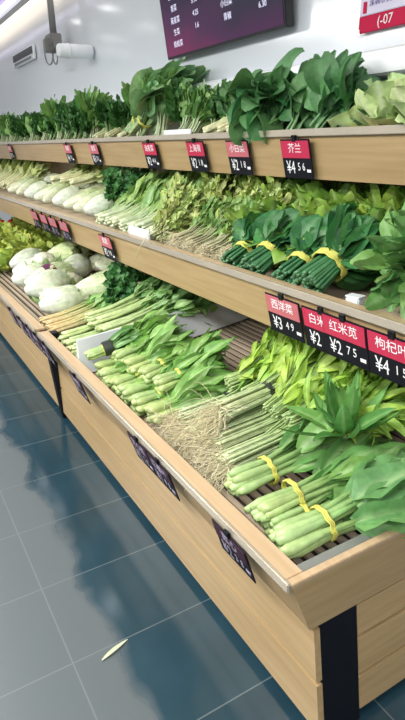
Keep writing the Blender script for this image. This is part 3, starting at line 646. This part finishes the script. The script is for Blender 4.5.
for i, (x, y) in enumerate([(-3.40, .46), (-3.52, .60), (-3.36, .66)]):
    produce('curly_dark', 'curly_greens', 1 + i % 2, 'very dark curly greens tuft behind the orange stalks, %s of three' % ORD[i], 'greens', 'dark curly tufts', (x, y, bz(y) + .02), 90 + 30 * i, 40, scale=1.25)
G = 'cabbages in the middle bin'
cab = [(-3.82, .16, 'wrapped', 80), (-3.80, .42, 'napa', 60), (-3.62, .62, 'napa', 30), (-3.98, .30, 'cauliflower', 0), (-4.06, .13, 'wrapped', 95), (-4.02, .60, 'napa_band', 20), (-3.84, .80, 'napa', 80),
       (-4.28, .18, 'napa_band', 100), (-4.26, .50, 'cauliflower', 0), (-4.5, .26, 'wrapped', 60), (-4.32, .78, 'napa', 30), (-4.56, .55, 'wrapped', 120), (-4.75, .18, 'wrapped', 80), (-4.85, .48, 'cauliflower', 0), (-4.70, .80, 'napa', 60),
       (-5.02, .25, 'wrapped', 70), (-5.12, .62, 'napa', 20), (-5.35, .30, 'wrapped', 100), (-5.4, .65, 'napa', 80), (-3.62, .86, 'cauliflower', 0), (-4.18, .34, 'cauliflower', 40)]
desc = {'wrapped': 'white round-headed cabbage lying in the middle bin', 'napa': 'pale napa cabbage lying in the middle bin', 'napa_band': 'napa cabbage with a purple paper band', 'cauliflower': 'cream cauliflower in the middle bin'}
cnt = {}
CT = {'wrapped': 'cabbage', 'napa': 'cabbage', 'napa_band': 'cabbage', 'cauliflower': 'cauliflower'}
for i, (x, y, kd, yaw) in enumerate(cab):
    c_ = cnt[kd] = cnt.get(kd, 0) + 1
    up = .07 if (i % 3 == 1 or i == 20) else 0
    produce(kd, 'cauliflower' if kd == 'cauliflower' else 'napa_cabbage', 1 + i % 3, desc[kd] + ', %s from the bin seam' % ORD[c_ - 1], CT[kd], G, (x, y, bz(y) + .005 + up), yaw, BP if kd != 'cauliflower' else 10, scale=1.3)
G = 'yellow-green lettuces in the farthest bin'
k = 0
for x in (-5.66, -6.1, -6.35, -6.6, -6.85, -7.1, -7.4):
    for y in (.3, .62, .95):
        produce('yellow_mound', 'yellow_lettuce', 1 + k % 3, 'yellow-green frilly lettuce in the far bin, %s along the %s row' % (ORD[k // 3], ['front', 'middle', 'back'][k % 3]), 'lettuce', G, (x, y, bz(y)), rn.uniform(0, 360), 0, scale=1.1); k += 1
for i, (x, y) in enumerate([(-7.75, .70), (-7.85, .88), (-8.0, .76)]):
    bm = bmesh.new(); bmesh.ops.create_uvsphere(bm, u_segments=20, v_segments=12, radius=.05)
    for v in bm.verts:
        a = math.atan2(v.co.y, v.co.x); k_ = 1 + .10 * math.cos(4 * a) * math.hypot(v.co.x, v.co.y) / .05; v.co.x *= k_; v.co.y *= k_; v.co.z = v.co.z * 1.1 + .055
    me = bpy.data.meshes.new('pepper'); bm.to_mesh(me); bm.free(); me.shade_smooth()
    t_ = thing('red_pepper', 'red pepper at the far end of the bins, %s of three' % ORD[i], 'pepper', (x, y, bz(y) + .005), group='red peppers')
    t_.scale = (1.5, 1.5, 1.5)
    obj('flesh', me, plain('pepper_red', (.55, .03, .02), .25) if i == 0 else bpy.data.materials['pepper_red'], t_)
    mb = MB(); tube(mb, [Vector((0, 0, .10)), Vector((.004, 0, .125))], [.008, .006], 8, [(.1, .3, .05)] * 2); obj('stem', mb.mesh('stem'), STALK, t_)

# ------------------------------------------------------------------ middle shelf
def mz(y): return 1.133 + .1 * (y - .5)
G = 'leafy bunches at the near end of the middle shelf'
for i, (x, y, dz, yaw, p) in enumerate([(-.96, .64, .04, 70, 40), (-1.08, .62, .03, 95, 40), (-1.20, .68, .03, 90, 45), (-1.02, .84, .05, 90, 50), (-1.18, .88, .05, 80, 50), (-1.10, .78, .10, -75, 5), (-1.33, .95, .08, 100, 45)]):
    produce('leafy_mid', 'leafy_greens', 1 + i % 3, ['mid-green leafy bunch at the near end of the middle shelf, %s of seven' % ORD[i]][0], 'greens', G, (x, y, mz(y) + dz), yaw, p, scale=.95)
cart = thing('paper_carton', 'small white carton tucked between dark greens on middle shelf', 'carton', (-1.27, .575, 1.16), (0, 0, .2))
obj('box_body', boxme('box_body', (-.026, -.02, 0), (.026, .02, .055), .004), WHITEP, cart); obj('lid_flap', boxme('lid_flap', (-.027, -.021, .0555), (.027, .021, .060), .001), TRIMM, cart)
G = 'dark green taped bunches on the middle shelf'
for i, (px, py, dz, yw, sc) in enumerate([(330, 284, 0, 92, 1.12), (295, 279, 0, 96, .92), (268, 268, 0, 90, .98), (244, 262, 0, 96, .85)]):
    q = onz(px, py, mz(.6) + .06)
    produce('taped_dark', 'dark_greens_bunch', 1 + i, ['largest dark green bunch with yellow tape, nearest on the middle shelf', 'second dark green taped bunch on the middle shelf', 'third dark green taped bunch on the middle shelf', 'smallest dark green bunch, beside the brown roots'][i], 'greens', G, (q.x, .575, mz(.6) + .015), yw, 27, scale=sc)
G = 'lime lettuces at the back of the middle shelf'
k = 0
for y, xs in ((.86, (-1.55, -1.74, -1.93, -2.12)), (1.05, (-1.40, -1.60, -1.80, -2.0, -2.20, -2.40))):
    for i, x in enumerate(xs):
        produce('lime_mound', 'lime_lettuce', 1 + k % 4, 'lime frilly lettuce behind the dark bunches, %s in the %s row' % (ORD[i], 'front' if y < .9 else 'back'), 'lettuce', G, (x, y, mz(y) + (.07 if y < .9 else .12)), rn.uniform(0, 360), 0, scale=1.05); k += 1
G = 'rooted herb bunches at the front of the middle shelf'
for i, (x, y) in enumerate([(-2.10, .62), (-2.24, .60), (-2.42, .62), (-2.58, .62)]):
    produce('herb_root', 'herb_bunch', 1 + i % 3, 'herb bunch with tan roots facing the aisle, %s past the taped bunches' % ORD[i], 'herbs', G, (x, y, mz(y) + .02), 88 + rn.uniform(-10, 10), 18)
G = 'fine yellow-green herbs on the middle shelf'
k = 0
for y, xs in ((.80, (-2.22, -2.42, -2.62, -2.82)), (1.03, (-2.5, -2.7, -2.9, -3.1, -3.3, -3.5)), (.62, (-2.74,))):
    for i, x in enumerate(xs):
        produce('herb', 'herb_bunch', 1 + k % 3, 'fine yellow-green herb tangle, %s in the %s row' % (ORD[i], 'front' if y < .7 else 'middle' if y < .9 else 'back'), 'herbs', G, (x, y, mz(y) + .04), 90 + rn.uniform(-40, 40), 25); k += 1
cart = thing('white_tray', 'white foam tray edge at the front of the middle shelf', 'tray', (-2.98, .575, 1.14), (0, 0, 0))
obj('tray_wall', boxme('tray_wall', (-.14, -.012, .0), (.14, .0, .105), .003), WHITEP, cart); obj('tray_base', boxme('tray_base', (-.14, .0, .005), (.14, .10, .015)), WHITEP, cart)
G = 'pale stalk bunches on the middle shelf'
k = 0
for y, dz, xs in ((.62, .02, (-2.90, -3.04, -3.18, -3.32, -3.46, -3.60, -3.74)), (.82, .06, (-3.02, -3.2, -3.38, -3.56, -3.74))):
    for i, x in enumerate(xs):
        produce('stalk_pale', 'stalk_bunch', 1 + k % 4, 'pale-stalked greens on the middle shelf, %s in the %s row' % (ORD[i], 'front' if y < .7 else 'back'), 'greens', G, (x, y, mz(y) + dz), 92 + rn.uniform(-14, 8), 16); k += 1
for i, (x, y) in enumerate([(-3.9, .72), (-4.05, .9), (-3.85, 1.05)]):
    produce('curly_dark', 'curly_greens', 1 + i % 2, 'dark curly tuft among the pale bunches on middle shelf, %s of three' % ORD[i], 'greens', 'dark tufts on the middle shelf', (x, y, mz(y) + .02), 90 + 40 * i, 45, scale=1.3)
G = 'white cabbages on the middle shelf'
k = 0
for y, xs in ((.62, (-4.0, -4.25, -4.5, -4.8, -5.1, -5.4, -5.75, -6.1, -6.5)), (.95, (-4.3, -4.6, -4.95, -5.3, -5.65, -6.0, -6.4))):
    for i, x in enumerate(xs):
        kd = 'napa' if k % 3 else 'wrapped'
        produce(kd, 'napa_cabbage', 1 + k % 3, 'white cabbage on the middle shelf, %s in the %s row' % (ORD[i], 'front' if y < .7 else 'back'), 'cabbage', G, (x, y, mz(y) + .01), 90 + rn.uniform(-25, 25), 12, scale=1.1); k += 1
k = 0
for x in (-6.8, -7.1, -7.4, -7.7, -8.0, -8.3, -8.6):
    produce('yellow_stalk', 'yellow_greens', 1 + k % 2, 'yellowish stalk bunch far along the middle shelf, %s of seven' % ORD[k], 'greens', 'far yellow bunches', (x, .75, mz(.75) + .03), 90, 25, scale=1.3); k += 1
for i, x in enumerate((-5.0, -5.3, -5.6)):
    produce('yellow_stalk', 'yellow_greens', 1 + i % 2, 'yellow-green bunch on top of the shelf cabbages, %s of three' % ORD[i], 'greens', 'yellow bunches over cabbages', (x, .85, mz(.85) + .16), 75, 10, scale=1.1)

# ------------------------------------------------------------------ top shelf
def tz(y): return 1.678 + .1 * (y - .85)
G = 'pale romaine heads on the top shelf'
for i, (x, y, p, yw) in enumerate([(-1.56, 1.0, 0, 20), (-1.38, 1.0, 0, 60), (-1.47, 1.12, 0, 90), (-1.20, 1.0, 0, 80), (-1.28, 1.13, 0, 10), (-1.04, 1.04, 0, 40)]):
    produce('romaine', 'romaine_head', 1 + i % 3, 'pale crinkled romaine head at the right end of the top shelf, %s of six' % ORD[i], 'lettuce', G, (x, y, tz(y)), yw, p, scale=.85)
G = 'broad dark leaf bunches on the top shelf'
for i, (x, y, p, yw, sc) in enumerate([(-1.76, .93, 40, 80, .72), (-1.90, .93, 42, 95, .75), (-2.05, .93, 44, 110, .76), (-2.20, .92, 44, 80, .80), (-2.36, .94, 50, 100, .78), (-1.84, 1.05, 50, 80, .66), (-2.04, 1.05, 52, 90, .74), (-2.26, 1.05, 52, 100, .76)]):
    produce('broad_up', 'gai_lan_bunch', 1 + i % 5, 'broad dark-leaved gai lan bunch on the top shelf, %s of eight' % ORD[i], 'greens', G, (x, y, tz(y) + .02), yw, p, scale=sc)
produce('broad_up', 'gai_lan_bunch', 7, 'gai lan leaves hanging down over the top shelf fascia', 'greens', G, (-2.30, 1.02, tz(1) + .13), -78, -6, scale=.72)
G = 'pale yellow stalk bunches on the top shelf'
for i, (x, y) in enumerate([(-2.55, .93), (-2.68, .95), (-2.80, .94)]):
    produce('yellow_stalk', 'yellow_greens', 1 + i % 2, 'pale yellow stalk bunch on the top shelf, %s left of the gai lan' % ORD[i], 'greens', G, (x, y, tz(y) + .02), 60, 22, scale=.9)
G = 'dark green bunches at the back of the top shelf'
k = 0
for x in (-2.48, -2.62, -2.76, -2.90, -3.04):
    produce('dark_up', 'dark_greens_bunch', 1 + k % 3, 'dark green bunch behind the pale yellow stalks, %s from the gai lan' % ORD[k], 'greens', G, (x, 1.06, tz(1.1) + .02), 90 + rn.uniform(-20, 20), 68, scale=.78); k += 1
for i, x in enumerate((-3.0, -3.12)):
    produce('mid_up', 'leafy_greens', 1 + i, 'mid-green bunch just right of the taped collards, %s of two' % ORD[i], 'greens', 'mid bunches', (x, .97, tz(.97) + .02), 80, 55, scale=.75)
tr = thing('white_tray', 'white foam tray at the front of the top shelf', 'tray', (-3.10, .905, 1.70))
obj('tray_wall', boxme('tray_wall', (-.17, -.006, 0), (.17, .004, .07), .003), WHITEP, tr); obj('tray_base', boxme('tray_base', (-.17, .004, 0), (.17, .05, .01)), WHITEP, tr)
G = 'taped collards on the top shelf'
for i, (x, y, yw, p) in enumerate([(-3.74, .95, 10, 34), (-3.92, .98, 14, 32), (-3.66, 1.07, 22, 42)]):
    produce('collard', 'collard_bunch', 1 + i, 'large collard bunch with yellow tape leaning right, %s of three' % ORD[i], 'greens', G, (x, y, tz(y) + .03), yw, p, scale=1.0)
G = 'far green bunches on the top shelf'
k = 0
for y, sc in ((.97, .72), (1.06, .94)):
    x = -4.1 if y < 1 else -3.2; i = 0
    while x > -8.6 and i < 18:
        kd = ('yellow_stalk' if i in (0, 1, 2) else 'mid_up' if rn.random() < .6 else 'dark_up') if y < 1 else ('mid_up' if rn.random() < .25 else 'dark_up')
        pt = 25 if kd == 'yellow_stalk' else (62 if y < 1 else 78)
        produce(kd, 'leafy_greens', 1 + k % 3, 'green bunch on the far top shelf, %s along the %s row' % (ORD[i], 'front' if y < 1 else 'back'), 'greens', G, (x, y, tz(y) + .02), (80 if y < 1 else 40) + rn.uniform(-25, 25), pt, scale=sc * rn.uniform(.95, 1.1))
        x -= .25 if y < 1 else .32; i += 1; k += 1

# ------------------------------------------------------------------ wall fittings
tv = thing('menu_screen', 'dark wall-mounted price screen with rows of white lettering', 'screen', (-3.15, 1.225, 2.245), (math.radians(8), 0, 0))
m, t, b = mat('screen_glow'); SCR = m
tc = N(t, 'ShaderNodeTexCoord'); sp = N(t, 'ShaderNodeSeparateXYZ'); t.links.new(tc.outputs['Generated'], sp.inputs[0])
cr = N(t, 'ShaderNodeValToRGB'); cr.color_ramp.elements[0].color = (.30, .01, .12, 1); cr.color_ramp.elements[1].color = (.018, .012, .05, 1)
e = cr.color_ramp.elements.new(.30); e.color = (.10, .012, .10, 1); cr.color_ramp.elements[2].position = .55
nz = N(t, 'ShaderNodeTexNoise'); nz.inputs['Scale'].default_value = 2.5; t.links.new(tc.outputs['Generated'], nz.inputs['Vector'])
ad = N(t, 'ShaderNodeMath', operation='MULTIPLY_ADD'); ad.inputs[1].default_value = .5; t.links.new(nz.outputs['Fac'], ad.inputs[0])
a2 = N(t, 'ShaderNodeMath', operation='MULTIPLY_ADD'); a2.inputs[1].default_value = .35; a2.inputs[2].default_value = -.25; t.links.new(sp.outputs['X'], a2.inputs[0])
a3 = N(t, 'ShaderNodeMath', operation='ADD'); t.links.new(sp.outputs['Z'], a3.inputs[0]); t.links.new(a2.outputs[0], a3.inputs[1]); t.links.new(a3.outputs[0], ad.inputs[2])
t.links.new(ad.outputs[0], cr.inputs['Fac']); t.links.new(cr.outputs[0], b.inputs['Emission Color']); b.inputs['Emission Strength'].default_value = .5
b.inputs['Base Color'].default_value = (.01, .01, .015, 1); b.inputs['Roughness'].default_value = .18
obj('housing', boxme('housing', (-.645, -.005, -.02), (.645, .05, .74), .004), plain('tv_black', (.01, .01, .013), .3), tv)
scr = obj('screen_panel', boxme('screen_panel', (-.63, -.008, -.005), (.63, -.0052, .725)), SCR, tv)
obj('wall_bracket', boxme('wall_bracket', (-.15, .051, .25), (.15, .075, .45)), GREYM, tv)
LM = plain('screen_letters', (.5, .5, .6), .5, emit=(.72, .70, .92), es=.75)
for c_, (x, items) in enumerate([(-.46, ['娃娃菜', '生菜', '莜麦菜', '香菜', '空心菜', '小白菜', '菠菜']), (-.20, ['', '1.6', '4.25', '5.10', '4.20', '3.60', '2.9']), (.14, ['青椒', '小白菜', '小葱头', '菜花头', '西兰花', '土豆', '茄子']), (.47, ['6.30', '3.20', '4.50', '3.98', '2.60', '1.99', '3.10'])]):
    for r_, s in enumerate(items):
        if s: lettering('screen_lettering', s, .040, LM, scr, x, .055 + r_ * .066 + (.055 if c_ in (2, 3) else 0), -.009)
sg = thing('price_board', 'magenta and lilac wall board with white digits, right edge', 'sign', (-2.055, 1.29, 2.132))
obj('lower_band', boxme('lower_band', (0, -.02, 0), (.62, -.002, .062), .002), SIGNRED, sg)
obj('upper_band', boxme('upper_band', (.0, -.02, .063), (.62, -.002, .15), .002), SIGNLIL, sg)
obj('corner_cap', boxme('corner_cap', (-.014, -.026, -.004), (.012, -.021, .012), .001), METAL, sg)
obj('magenta_mark', boxme('magenta_mark', (.022, -.0225, .072), (.042, -.0205, .115)), SIGNRED, sg)
lettering('board_lettering', '(-07', .052, LETTER, sg, .15, .031, -.0215)
lettering('board_lettering', '深圳市农产九', .030, plain('ink_indigo', (.12, .10, .30), .5), sg, .145, .105, -.0215)
vt = thing('wall_vent', 'small dark slotted vent with pale frame on far wall', 'vent', (-7.75, 1.29, 2.70))
obj('frame', boxme('frame', (-.5, -.03, -.06), (.5, -.002, .09), .004), WHITEP, vt)
obj('slots', boxme('slots', (-.47, -.036, .0), (.47, -.031, .075)), VENTD, vt); obj('lower_slot', boxme('lower_slot', (-.42, -.036, -.045), (.40, -.031, -.02)), GREYM, vt)
tl = thing('tube_camera', 'white tube-shaped camera sticking out from the far wall', 'camera', (-5.40, 1.29, 2.475))
mb = MB(); pts = [Vector((0, y, 0)) for y in (-.33, -.325, -.31, -.2, -.03, -.01, -.002)]; tube(mb, pts, [.02, .045, .055, .058, .058, .05, .03], 20); obj('housing', mb.mesh('housing', True), WHITEP, tl)
mb = MB(); tube(mb, [Vector((0, y, 0)) for y in (-.24, -.23, -.22)], [.06, .062, .06], 20); obj('joint_ring', mb.mesh('joint_ring', True), TRIMM, tl)
hk = thing('ceiling_bracket', 'grey pole bracket with looped cable hanging below the ceiling cove', 'bracket', (-6.03, 1.14, 0))
mb = MB(); tube(mb, [Vector((0, 0, CEIL + .06)), Vector((0, 0, 2.70))], [.03, .035], 10); obj('pole', mb.mesh('pole', True), GREYM, hk)
mb = MB(); mb.box((-.11, -.06, 2.60), (.09, .05, 2.70)); mb.box((-.05, -.10, 2.54), (.04, .02, 2.66)); mb.box((.04, -.04, 2.56), (.16, .02, 2.63)); obj('clamp_head', mb.mesh('clamp_head', bevel=.008), GREYM, hk)
mb = MB(); tube(mb, [Vector((.14 * math.cos(a) - .05, -.05, 2.55 + .11 * math.sin(a))) for a in [i * PI / 8 for i in range(17)]], .007, 6); tube(mb, [Vector((.08 * math.cos(a) + .08, -.03, 2.53 + .10 * math.sin(a))) for a in [i * PI / 8 for i in range(17)]], .006, 6); obj('cable', mb.mesh('cable', True), GREYM, hk)
# fallen leaf scrap on the floor
q = onz(115, 652, 0)
mb = MB(); blade(mb, Vector((-.055, 0, .004)), Vector((1, .1, .05)), Vector((0, 0, 1)), .12, .018, 'lance', .15, .3, .05, 5, 8, 4, (.55, .60, .42), (.7, .72, .55), rn)
lf_ = obj('fallen_stalk', mb.mesh('fallen_stalk', True, fix=False), VEG); lf_.location = (q.x, q.y, 0); lf_.rotation_euler = (0, 0, math.atan2(*((onz(133, 641, 0) - onz(104, 661, 0)).yx))); tag(lf_, 'pale scrap of vegetable stalk lying on the tiled floor', 'scrap')
sd = thing('straw_stem', 'thin dry stem hanging over the middle shelf edge', 'stem', (0, 0, 0))
mb = MB(); a = ony(147, 236, .47); c = ony(136, 258, .46)
tube(mb, [a + Vector((.03, .05, .03)), a, (a + c) / 2 + Vector((0, -.01, 0)), c], [.003, .003, .0025, .002], 5, [(.7, .7, .5)] * 4); obj('stalk', mb.mesh('stem', True), STALK, sd)
